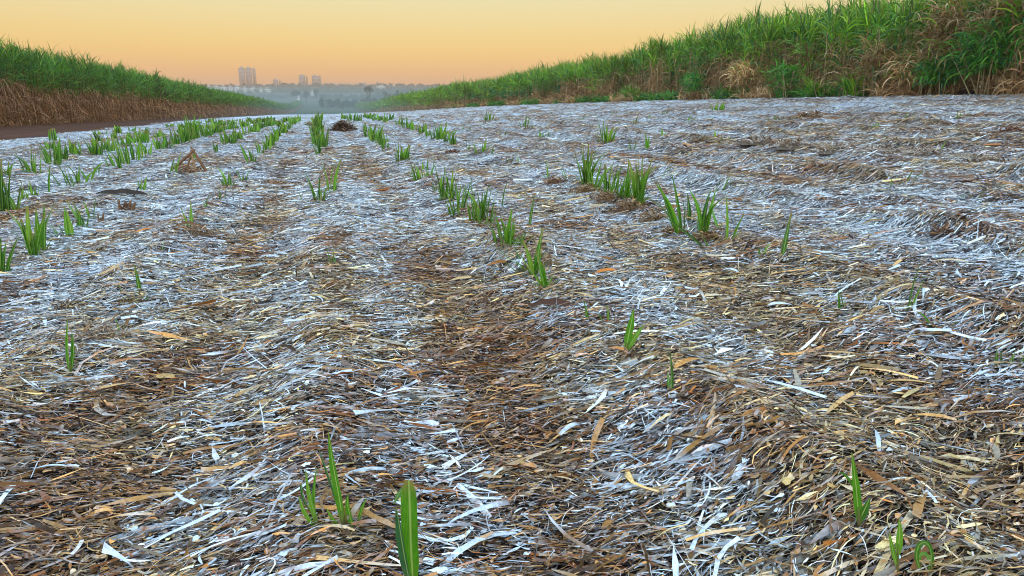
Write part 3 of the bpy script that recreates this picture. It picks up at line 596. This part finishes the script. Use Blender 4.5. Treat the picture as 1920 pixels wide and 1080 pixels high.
# ------------------------------------------------------------------ debris lying on the field
def tube(p0, p1, r0, r1, col, sag=0., ns=6, rings=6, seed=0):
    r = np.random.default_rng(seed); p0 = np.array(p0, float); p1 = np.array(p1, float); ax = unit(p1 - p0)
    up = np.array([0, 0, 1.]) if abs(ax[2]) < .9 else np.array([1., 0, 0]); e1 = unit(np.cross(ax, up)); e2 = np.cross(ax, e1)
    co = []; cc = []
    for i in range(rings):
        t = i / (rings - 1); c = p0 * (1 - t) + p1 * t + np.array([0, 0, sag * 4 * t * (1 - t)]); rad = (r0 * (1 - t) + r1 * t) * (1 + .12 * r.normal())
        for j in range(ns):
            a = j / ns * 2 * math.pi; co.append(c + (e1 * math.cos(a) + e2 * math.sin(a)) * rad); cc.append(np.array(col) * r.uniform(.7, 1.3))
    q = [[i * ns + j, i * ns + (j + 1) % ns, (i + 1) * ns + (j + 1) % ns, (i + 1) * ns + j] for i in range(rings - 1) for j in range(ns)]
    for e in (0, rings - 1):
        b = e * ns; q += [[b, b + 1, b + 2, b + 3], [b, b + 3, b + 4, b + 5]]
    return np.array(co), np.array(q), np.array(cc), np.zeros((len(co), 2))
def debris(name, foot, parts_fn, label, cat):
    u, v, dist = ground_at(*foot)
    co, q, c, uv = merge(parts_fn(dist / F))
    # local x = across the picture, y = away
    me = quads_mesh(name, co, q, M_WOOD, c)
    o = link(name, me); o.location = (u, v, float(H(np.array(u), np.array(v)))); o.rotation_euler = (0, 0, -YAW)
    tag(o, label, cat)
    return o
def heap(w, h, n, seed, cols=None, wl=.012):
    r = np.random.default_rng(seed); cols = np.array(cols if cols is not None else [[.20, .11, .06], [.32, .21, .12], [.10, .06, .04], [.42, .32, .21], [.26, .16, .08], [.5, .48, .46]])
    x = r.normal(0, .3, n) * w; y = r.normal(0, .16, n) * w; z = h * np.clip(1 - (x / (w * .55)) ** 2, 0, 1) * r.uniform(.1, .95, n)
    b = np.stack([x, y, z], -1)
    gx = np.linspace(-1, 1, 21); X, Y = np.meshgrid(gx, gx, indexing='ij'); R2 = np.clip(1 - X ** 2 - Y ** 2, 0, 1)
    Z = h * .55 * R2 * (.5 + fbm(X * 3 + seed, Y * 3, seed, 2)) - .03 * (1 - R2)
    co = np.stack([X * w * .42, Y * w * .22, Z], -1).reshape(-1, 3); ix = np.arange(441).reshape(21, 21)
    qq = np.stack([ix[:-1, :-1], ix[1:, :-1], ix[1:, 1:], ix[:-1, 1:]], -1).reshape(-1, 4)
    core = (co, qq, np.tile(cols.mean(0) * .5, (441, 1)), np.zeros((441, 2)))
    return merge([core, blades(b, r.uniform(0, 6.28, n), r.uniform(-.2, .9, n), r.uniform(.2, 1.5, n), r.uniform(.2, .6, n) * max(w * .5, .1), np.full(n, wl) * r.uniform(.5, 1.5, n), cols[r.integers(0, len(cols), n)] * np.exp(r.normal(0, .2, n))[:, None], S=5, twist=r.normal(0, .7, n))])
BR = (.17, .095, .05); DK = (.035, .028, .025); TN = (.32, .2, .12)
debris('stick_heap', (358, 326), lambda s: [tube((-42*s, 0, .01), (10*s, .03, 44*s), 3.2*s, 2.2*s, BR, seed=1), tube((32*s, 0, 0), (4*s, .02, 50*s), 2.8*s, 2*s, BR, seed=2), tube((-20*s, -.04, 12*s), (20*s, .04, 26*s), 2.2*s, 1.7*s, TN, seed=3),
        tube((14*s, -.06, 0), (2*s, .05, 42*s), 2.4*s, 1.6*s, TN, seed=4), tube((-8*s, -.05, 0), (6*s, .05, 46*s), 2.2*s, 1.4*s, BR, seed=6), heap(62*s, 13*s, 130, 5, [[.30, .19, .11], [.2, .11, .06], [.42, .30, .2], [.13, .07, .04]], wl=.022)], 'tent shaped heap of brown cane sticks and leaves on the left', 'stick heap')
def flat_leaf(length, w, col, seed, arch=.02):
    r = np.random.default_rng(seed); S = 9; t = np.linspace(0, 1, S)
    cen = np.stack([(t - .5) * length, .03 * np.sin(t * 3 + seed), .025 + arch * np.sin(t * math.pi) + .006 * r.normal(size=S)], -1)
    wd = np.tile(unit(np.array([0, .8, .6])), (S, 1)); wid = w * np.clip(np.sin(t * math.pi) ** .5, .15, 1)
    c = np.array(col)[None] * r.uniform(.7, 1.4, (S, 1))
    return ribbons(cen[None], wd[None], wid[None], c[None], (np.array([[[0, -.25, .3]]]) * wid[None, :, None]))
debris('dark_husk', (228, 368), lambda s: [flat_leaf(100*s, 13*s, DK, 1, .012), tube((20*s, .03, 0), (32*s, .03, 16*s), 1.5*s, 1*s, DK, seed=8)], 'long flat blackish dead husk lying left of the stick heap', 'dead leaf')
debris('dark_husk', (1040, 580), lambda s: [flat_leaf(110*s, 14*s, (.07, .035, .025), 3, .02)], 'long dark brown husk lying near the centre of the field', 'dead leaf')
debris('trash_mound', (645, 247), lambda s: [heap(44*s, 20*s, 500, 7, [[.07, .045, .03], [.13, .08, .05], [.2, .14, .1], [.05, .035, .03]], wl=.05), tube((-22*s, 0, 2*s), (10*s, 0, 15*s), 2*s, 1.5*s, DK, seed=5)], 'dark low mound of cane trash right of the far middle row', 'trash mound')
debris('trash_mound', (580, 236), lambda s: [heap(20*s, 7*s, 120, 8, wl=.04)], 'tiny brown trash mound left of the far middle row', 'trash mound')
debris('root_stump', (237, 397), lambda s: [heap(34*s, 18*s, 120, 9, [[.12, .06, .04], [.06, .04, .03], [.2, .12, .08]], wl=.012)] + [tube((x*s, 0, 0), ((x*1.4)*s, .02, h*s), 3*s, 2*s, BR, seed=x + 40) for x, h in ((-10, 22), (-3, 15), (6, 20), (12, 16), (0, 19))], 'dead brown root stump with cut stubs, left of centre', 'cane stump')
debris('root_stump', (190, 420), lambda s: [heap(18*s, 8*s, 50, 10)] + [tube((x*s, 0, 0), ((x*1.5)*s, .02, h*s), 2*s, 1.3*s, BR, seed=x + 60) for x, h in ((-4, 18), (3, 20), (0, 12))], 'small brown stub cluster right of the second left row shoots', 'cane stump')
debris('trash_mound', (355, 438), lambda s: [heap(90*s, 11*s, 260, 12, wl=.010), flat_leaf(75*s, 7*s, BR, 12, 12*s)], 'arched brown leaf mound under the lone yellow green shoot', 'trash mound')
debris('dead_leaf', (130, 585), lambda s: [tube((-34*s, 0, 0), (24*s, .03, 20*s), 1.6*s, 1*s, DK, seed=30), heap(60*s, 22*s, 160, 13, [[.05, .035, .02], [.12, .08, .05], [.3, .22, .15]], wl=.006)], 'dark ribbed dead leaf propped over straw at the left', 'dead leaf')
debris('trash_mound', (190, 640), lambda s: [heap(110*s, 34*s, 260, 14, wl=.007)], 'brown straw heap right of the lone left blades', 'trash mound')
debris('trash_mound', (245, 570), lambda s: [heap(60*s, 16*s, 130, 15, [[.3, .26, .1], [.2, .12, .06], [.12, .07, .04]], wl=.008)], 'yellowish straw heap below the lone thin shoot at left', 'trash mound')
debris('root_stub', (1172, 668), lambda s: [tube((-8*s, 0, -.01), (10*s, .03, 8*s), 8*s, 6*s, (.09, .04, .025), seed=33), heap(34*s, 10*s, 60, 16, wl=.006)], 'dark red brown root stub under the two bladed shoot', 'cane stump')
debris('trash_mound', (1765, 440), lambda s: [heap(56*s, 14*s, 140, 17, [[.14, .07, .04], [.22, .12, .06], [.08, .045, .03]], wl=.010), tube((0, 0, 0), (12*s, .02, 22*s), 5*s, 3*s, (.13, .065, .035), seed=36)], 'brown leaf heap with a raised stub at the far right', 'trash mound')
debris('trash_mound', (1040, 345), lambda s: [heap(40*s, 13*s, 160, 18, [[.25, .12, .06], [.14, .07, .04], [.3, .2, .12]], wl=.014)], 'small reddish trash mound before the tall right hand shoots', 'trash mound')
debris('trash_mound', (1030, 500), lambda s: [heap(34*s, 26*s, 90, 19, wl=.008)], 'small brown leaf heap beside the nearest shoots of first right row', 'trash mound')
debris('trash_mound', (850, 288), lambda s: [heap(38*s, 9*s, 120, 20, [[.2, .09, .05], [.12, .06, .04]], wl=.02)], 'reddish brown trash mound at foot of second right row', 'trash mound')
debris('trash_mound', (1520, 222), lambda s: [heap(60*s, 12*s, 200, 21, wl=.03)], 'pale brown trash mound below the right hand cane', 'trash mound')
debris('trash_mound', (1895, 250), lambda s: [heap(50*s, 12*s, 160, 22, [[.2, .1, .06], [.12, .06, .04]], wl=.02)], 'reddish brown trash mound at the far right edge', 'trash mound')
debris('fallen_stick', (665, 334), lambda s: [tube((-22*s, 0, .01), (22*s, .06, .04), 1.3*s, 1*s, BR, seed=50)], 'thin brown stick lying right of the middle row', 'stick')
# the raised root bank along the second right row
for i, (x, y, w, h) in enumerate([(1100, 362, 60, 16), (1140, 378, 60, 18), (1180, 395, 70, 20), (1225, 418, 70, 22), (1262, 440, 60, 16), (1330, 448, 60, 14)]):
    debris('root_bank', (x, y), lambda s, w=w, h=h, i=i: [heap(w*s, h*s, 300, 70 + i, [[.24, .13, .05], [.33, .21, .10], [.13, .07, .04], [.4, .31, .19], [.17, .10, .05]], wl=.008)],
           '%s piece of the brown root bank under the tall right shoots, from its far end' % ORD[i].replace('nearest', 'first'), 'root bank')['group'] = 'pieces of the exposed root bank'
for i, (x, y, w) in enumerate([(1420, 268, 70), (1490, 276, 80), (1570, 284, 90), (1650, 290, 90), (1740, 292, 80), (1840, 305, 90)]):
    debris('straw_ridge', (x, y), lambda s, w=w, i=i: [heap(w*s, 13*s, 420, 90 + i, [[.24, .16, .10], [.11, .07, .05], [.36, .28, .19], [.48, .42, .36], [.6, .62, .66]], wl=.012)],
           '%s heap from the left in the dark straw ridge crossing the right side' % ORD[i].replace('nearest', 'first'), 'straw ridge')['group'] = 'heaps of the dark straw ridge'

# ------------------------------------------------------------------ distinct clumps at the foot and face of the right-hand cane
def cane_clump(v, z0, h, n, style, label, name='cane_clump', lean=0.0):
    r = np.random.default_rng(int(v * 10)); u = 20.15
    root = bpy.data.objects.new(name, None); COL.objects.link(root); root.location = (u, v, float(macro(np.array(u), np.array(v)))); tag(root, label, 'sugarcane clump', 'distinct clumps along the right hand cane')
    cols = {'green': GRN * np.array([.55, .95, 1.5]), 'bright': GRN * 1.25, 'brown': DRY * .85, 'tan': DRY * 1.4}
    ng = n if style in ('green', 'bright') else n // 6
    def bl(m, pal, up):
        b = np.stack([r.normal(0, .25, m), r.normal(lean, .38, m) , z0 + h * r.uniform(.25, .95, m)], -1) if not up else np.stack([r.normal(0, .15, m), r.normal(0, .2, m), r.uniform(0, .15, m)], -1)
        az = r.normal(-1.6, 1.7, m)
        if up: return blades(b, az, r.uniform(.8, 1.5, m), r.uniform(.5, 1.6, m), h * r.uniform(.6, 1.2, m), np.full(m, .04), pal[r.integers(0, 5, m)] * np.exp(r.normal(0, .18, m))[:, None], S=6, twist=r.normal(0, .5, m))
        ln = np.minimum(r.uniform(.45, 1.0, m), b[:, 2] + .4)
        return blades(b, az, r.uniform(.2, 1.3, m), r.uniform(1.0, 2.4, m), ln, np.full(m, .038), pal[r.integers(0, 5, m)] * np.exp(r.normal(0, .18, m))[:, None], S=7, twist=r.normal(0, .5, m))
    if ng:
        p = bl(ng, cols['green' if style == 'green' else 'bright'], style == 'bright'); link('green_leaves', quads_mesh('green_leaves', p[0], p[1], M_CANE, p[2]), root)
    if style in ('brown', 'tan'):
        p = bl(n, cols[style], False); link('dry_leaves', quads_mesh('dry_leaves', p[0], p[1], M_CANE, p[2]), root)
    st = [tube((.1 * k - .3, r.normal(0, .3), 0), (.1 * k - .4, r.normal(lean, .5), z0 + h * .8), .018, .014, (.28, .22, .12), seed=k) for k in range(5)]
    st = merge(st); link('stalk', quads_mesh('stalk', st[0], st[1], M_STEM, st[2]), root)
def vy(x):
    d = ray(x, 181); return d[1] * 20.15 / d[0]
cane_clump(vy(1745), .4, 2.5, 520, 'brown', 'big brown leaning heap of dead cane leaves in the right hand cane', lean=-.3)
cane_clump(vy(1700), .1, 1.3, 300, 'tan', 'pale dry leaf heap at the foot of the big leaning heap')
cane_clump(vy(1760), .0, 1.25, 380, 'green', 'blue green drooping tussock at the foot of the big leaning heap')
cane_clump(vy(1830), .2, 1.6, 460, 'green', 'wide blue green drooping tussock near the right edge')
cane_clump(vy(1880), .3, 2.0, 420, 'green', 'rightmost tall drooping green tussock of the right hand cane')
cane_clump(vy(1860), 1.3, 1.6, 300, 'brown', 'brown hanging leaf bunch high up near the right edge')
cane_clump(vy(1528), .0, .8, 160, 'bright', 'small bright green tussock at the foot of the right hand cane')
cane_clump(vy(1595), .0, 1.0, 140, 'bright', 'narrow upright green tussock left of the dead leaf heaps')
cane_clump(vy(1640), .3, 1.6, 360, 'brown', 'brown arching dead leaf bunch left of the big leaning heap')
cane_clump(vy(1390), .3, 1.3, 320, 'tan', 'pale straw coloured leaf tangle at the middle of right hand cane')
cane_clump(vy(1470), .2, 1.2, 260, 'green', 'drooping blue green tussock left of the tall dark cane gap')
cane_clump(vy(1185), .1, 1.2, 240, 'bright', 'rounded green tussock at the foot of far right hand cane')
cane_clump(vy(1300), .1, 1.3, 300, 'green', 'low blue green tussock halfway along the right hand cane')

# ------------------------------------------------------------------ far trees and woods
def place(x, y, D):
    d = np.array(ray(x, y)); t = D / math.hypot(d[0], d[1]); return np.array([d[0] * t, d[1] * t, EYE + d[2] * t])
def crown(w, h, n, seed, sz, trunk_h=0., cols=None):
    r = np.random.default_rng(seed); nc = 14; cc = unit(r.normal(0, 1, (nc, 3))) * r.uniform(.2, .75, (nc, 1)); k = r.integers(0, nc, n)
    p = cc[k] + unit(r.normal(0, 1, (n, 3))) * (r.uniform(.0, 1, (n, 1)) ** .4) * .36
    p[:, 0] *= w / 2; p[:, 1] *= w / 2; p[:, 2] = p[:, 2] * h / 2 + h / 2 + trunk_h
    cols = np.array(cols if cols is not None else [[.02, .045, .025], [.03, .06, .025], [.015, .035, .025], [.04, .075, .03]])
    return blades(p, r.uniform(0, 6.28, n), r.uniform(-1, 1.4, n), r.uniform(0, 1, n), np.full(n, sz) * r.uniform(.6, 1.4, n), np.full(n, sz * .6), cols[r.integers(0, 4, n)], S=3)
def tree(x, y, D, wpx, hpx, label, seed, name='tree'):
    p = place(x, y, D); s = D / F; w = wpx * s; h = hpx * s
    g = float(H(np.array(p[0]), np.array(p[1])))
    root = bpy.data.objects.new(name, None); COL.objects.link(root); root.location = (p[0], p[1], g); tag(root, label, 'tree', 'hazy trees below the city')
    top = p[2] - g + h; th = max(.25 * h, p[2] - g + .12 * h)
    c = crown(w, top - th, 900, seed, w * .09, th); link('crown', quads_mesh('crown', c[0], c[1], M_TREE, c[2]), root)
    t = merge([tube((0, 0, -1), (w * .03, 0, th * 1.5), w * .045, w * .025, (.06, .045, .035), seed=seed)] + [tube((0, 0, th * .8), (w * .3 * math.cos(a), w * .3 * math.sin(a), th + (top - th) * .5), w * .02, w * .01, (.06, .045, .035), seed=seed + 1) for a in (0, 1.3, 2.6, 3.9, 5.2)])
    link('trunk', quads_mesh('trunk', t[0], t[1], M_WOOD, t[2]), root)
tree(692, 182, 620, 20, 22, 'lone dark hazy tree in front of the right part of the city', 1)
tree(593, 184, 760, 12, 16, 'small round hazy tree right of the low tree group', 2)
tree(555, 186, 760, 20, 17, 'left tree of the low hazy group below the two middle towers', 3)
tree(574, 186, 770, 20, 15, 'right tree of the low hazy group below the two middle towers', 4)
tree(900, 168, 420, 12, 17, 'small dark tree on the skyline at the end of right hand cane', 5)
tree(885, 170, 420, 12, 15, 'low bush on the skyline left of the small dark skyline tree', 6)
tree(723, 182, 700, 14, 13, 'faint low tree right of the lone dark tree', 7)
def woods(name, segs, D, seed, label, sz=2.5):
    r = np.random.default_rng(seed); pr = []
    for (x0, x1, y, h) in segs:
        for x in np.arange(x0, x1, 7.0):
            hp = h * r.uniform(.65, 1.15); p = place(x + r.normal(0, 2), y, D * r.uniform(.95, 1.08)); s = D / F; g = float(macro(np.array(p[0]), np.array(p[1])))
            hh = max(3, p[2] + hp * s - g); c = crown(14 * s * r.uniform(.8, 1.3), hh, 260, int(r.integers(1e6)), sz * s * 1.2, 0)
            c[0][:, :] += np.array([p[0], p[1], g - hh * .05]); pr.append(c)
    m = merge(pr); tag(link(name, quads_mesh(name, m[0], m[1], M_TREE, m[2])), label, 'woods', kind='stuff')
woods('distant_woods', [(600, 700, 196, 12), (690, 780, 190, 15), (740, 960, 184, 18)], 560, 21, 'dark blue belt of bushes in the mist just beyond the field')
woods('distant_woods', [(600, 700, 188, 12), (690, 780, 184, 14), (740, 860, 180, 17), (850, 960, 174, 12), (960, 1200, 170, 12)], 900, 11, 'blue hazy belt of trees beyond the end of the field')
woods('distant_woods', [(330, 560, 177, 7), (520, 720, 178, 9), (720, 1000, 176, 9)], 1300, 31, 'dim tree belt on the slope under the hazy city')
woods('distant_woods', [(520, 720, 172, 6), (720, 1000, 171, 8)], 1650, 32, 'paler tree belt close under the skyline right of the white blocks')
woods('distant_woods', [(350, 470, 184, 10), (470, 640, 188, 10)], 1050, 12, 'faint blue tree belt below the white blocks of the city')
woods('distant_woods', [(330, 560, 169, 9), (530, 720, 168, 10), (720, 1000, 167, 9)], 1900, 13, 'pale tree covered ridge that carries the hazy city')

# ------------------------------------------------------------------ the far city
def box(x0, x1, y0, y1, z0, z1, col):
    co = np.array([[x, y, z] for z in (z0, z1) for y in (y0, y1) for x in (x0, x1)], float)
    q = np.array([[0, 2, 3, 1], [4, 5, 7, 6], [0, 1, 5, 4], [2, 6, 7, 3], [0, 4, 6, 2], [1, 3, 7, 5]])
    return co, q, np.tile(np.array(col, float), (8, 1)), np.zeros((8, 2))
def building(x0, x1, ytop, ybase, D, label, group, col=(.36, .34, .36), spike=0, name='tower_block', turn=.5):
    xm = (x0 + x1) / 2; p = place(xm, ybase, D); s = D / F; w = (x1 - x0) * s / 1.25; h = (ybase - ytop) * s
    g = float(macro(np.array(p[0]), np.array(p[1]))) - 1.0; top = p[2] + h - g; dpt = w * .85
    root = bpy.data.objects.new(name, None); COL.objects.link(root); root.location = (p[0], p[1], g); root.rotation_euler = (0, 0, -math.atan2(p[0], p[1]) + turn)
    tag(root, label, 'building', group)
    b = box(-w/2, w/2, -dpt/2, dpt/2, 0, top, col); link('wall', quads_mesh('wall', b[0], b[1], M_BLDG, b[2], smooth_=False), root)
    wins = []; fl = max(2, int(top / 3.1)); nb = max(2, int(w / 3.5))
    for i in range(fl):
        z = (i + .35) * top / fl
        for j in range(nb):
            xx = -w/2 + (j + .25) * w / nb; wins.append(box(xx, xx + w / nb * .5, -dpt/2 - .12, -dpt/2 + .1, z, z + top / fl * .45, (.10, .11, .13)))
            yy = -dpt/2 + (j + .25) * dpt / nb
            for sx in (-w/2 - .12, w/2 - .1): wins.append(box(sx, sx + .22, yy, yy + dpt / nb * .5, z, z + top / fl * .45, (.10, .11, .13)))
    m = merge(wins); tag(link('window_grid', quads_mesh('window_grid', m[0], m[1], M_BLDG, m[2], smooth_=False), root), kind='stuff')
    b = box(-w*.22, w*.18, -dpt*.2, dpt*.2, top + .003, top + 3.2, (.48, .46, .46)); rb = link('roof_box', quads_mesh('roof_box', b[0], b[1], M_BLDG, b[2], smooth_=False), root)
    if spike:
        b = tube((w*.2, 0, top - .1), (w*.2, 0, top + spike * s), .9, .5, (.4, .36, .36), seed=3); link('antenna', quads_mesh('antenna', b[0], b[1], M_BLDG, b[2], smooth_=False), root)
TW = 'hazy tower blocks of the far city'
building(451, 461, 132, 166, 2000, 'left tower of the tallest three in the hazy city', TW, spike=5)
building(464, 473.5, 132, 166, 2010, 'middle tower of the tallest three in the hazy city', TW, spike=5)
building(476, 481.5, 133, 166, 2030, 'narrow right block of the tallest three, painted as a sunlit tower face', TW, (.46, .36, .28))  # warm wall colour paints in the sunlit side of the tower beside it
building(514, 522, 151, 166, 1980, 'short block standing alone between the tall towers and middle pair', TW)
building(524, 528, 153, 166, 1990, 'thin strip painted as the sunlit right face of the short lone block', TW, (.46, .36, .28))  # sunlit side of the short block, painted orange as a separate box
building(562.5, 573, 144, 166, 2000, 'left tower of the middle pair in the hazy city', TW)
building(586.5, 598, 144.5, 166, 2000, 'right tower of the middle pair in the hazy city', TW)
building(599.5, 603, 145, 166, 2020, 'slim strip painted as the sunlit face of the middle pair right tower', TW, (.46, .36, .28))  # orange tint stands in for sunlight on the neighbouring tower side
building(575, 578, 146, 166, 2020, 'slim strip painted as the sunlit face of the middle pair left tower', TW, (.46, .36, .28))  # low sun on the left tower side, put into this warm colour
building(680, 686, 157, 166, 1980, 'small faint block above the lone dark tree', TW)
building(706, 712, 156, 166, 1990, 'small faint block right of the lone dark tree', TW)
WB = 'white blocks at the foot of the city'
for i, (a, b, t) in enumerate([(388, 399, 165), (402, 413, 165), (415, 426, 166), (430, 438, 166), (441, 452, 166), (455, 466, 168), (470, 483, 168), (487, 494, 169), (497, 508, 169)]):
    building(a, b, t, 183, 1300, '%s white block from the left at the foot of the tallest towers' % ORD[i].replace('nearest', 'first'), WB, (.80, .78, .80), name='apartment_block', turn=.35)
building(554, 562, 180, 186, 820, 'small white house among the low hazy tree group', WB, (.82, .82, .84), name='house')
building(583, 589, 174, 184, 1000, 'small white house left of the small round tree', WB, (.82, .8, .8), name='house')
building(706, 724, 162.5, 168, 1700, 'long low pale shed right of the lone dark tree', WB, (.8, .76, .74), name='shed')

# ------------------------------------------------------------------ air: thin haze everywhere, a bank of ground mist in the valley
def volume_box(name, x0, x1, y0, y1, z0, z1, dens, col, label):
    b = box(x0, x1, y0, y1, z0, z1, (1, 1, 1)); m = bpy.data.materials.new(name); m.use_nodes = True; t = m.node_tree; t.nodes.clear()
    o = t.nodes.new('ShaderNodeOutputMaterial'); pv = t.nodes.new('ShaderNodeVolumePrincipled'); pv.inputs['Density'].default_value = dens; pv.inputs['Color'].default_value = (*col, 1)
    t.links.new(pv.outputs[0], o.inputs['Volume'])
    ob = link(name, quads_mesh(name, b[0], b[1], m, None, smooth_=False)); tag(ob, label, 'haze', kind='stuff')
volume_box('haze', -5200, 5200, -5200, 5200, -30, 84, 3.8e-4, (.92, .61, .45), 'pale pinkish dawn haze over the whole valley')
def mist_bank():
    nu, nv = 48, 22; th = np.linspace(0, 2 * np.pi, nu, endpoint=False); rho = np.linspace(1, .04, nv)
    P, T = np.meshgrid(rho, th, indexing='ij'); co = np.stack([20 + 640 * P * np.sin(T), 770 + 720 * P * np.cos(T), -18 + 17.5 + 18 * (1 - P) ** 1.5], -1).reshape(-1, 3)
    low = np.stack([20 + 640 * np.sin(th), 770 + 720 * np.cos(th), np.full(nu, -20.)], -1); co = np.concatenate([low, co]); nv += 1
    idx = np.arange(nu * nv).reshape(nv, nu); nx = np.roll(idx, -1, 1); q = np.stack([idx[:-1], nx[:-1], nx[1:], idx[1:]], -1).reshape(-1, 4).tolist()
    bot = len(co); co = np.concatenate([co, [[20, 770, -20]], [[20, 770, 17.5]]])
    import bmesh
    bm = bmesh.new(); vs = [bm.verts.new(c) for c in co]
    for f in q: bm.faces.new([vs[i] for i in f])
    for j in range(nu):
        bm.faces.new([vs[(j + 1) % nu], vs[j], vs[bot]]); bm.faces.new([vs[(nv - 1) * nu + j], vs[(nv - 1) * nu + (j + 1) % nu], vs[bot + 1]])
    bmesh.ops.recalc_face_normals(bm, faces=bm.faces); me = bpy.data.meshes.new('mist'); bm.to_mesh(me)
    m = bpy.data.materials.new('mist'); m.use_nodes = True; t = m.node_tree; t.nodes.clear()
    o = t.nodes.new('ShaderNodeOutputMaterial'); pv = t.nodes.new('ShaderNodeVolumePrincipled'); pv.inputs['Density'].default_value = 1.35e-3; pv.inputs['Color'].default_value = (.34, .58, .68, 1)
    t.links.new(pv.outputs[0], o.inputs['Volume']); me.materials.append(m)
    tag(link('mist', me), 'low blue ground mist in the valley past the end of the field', 'mist', kind='stuff')
mist_bank()
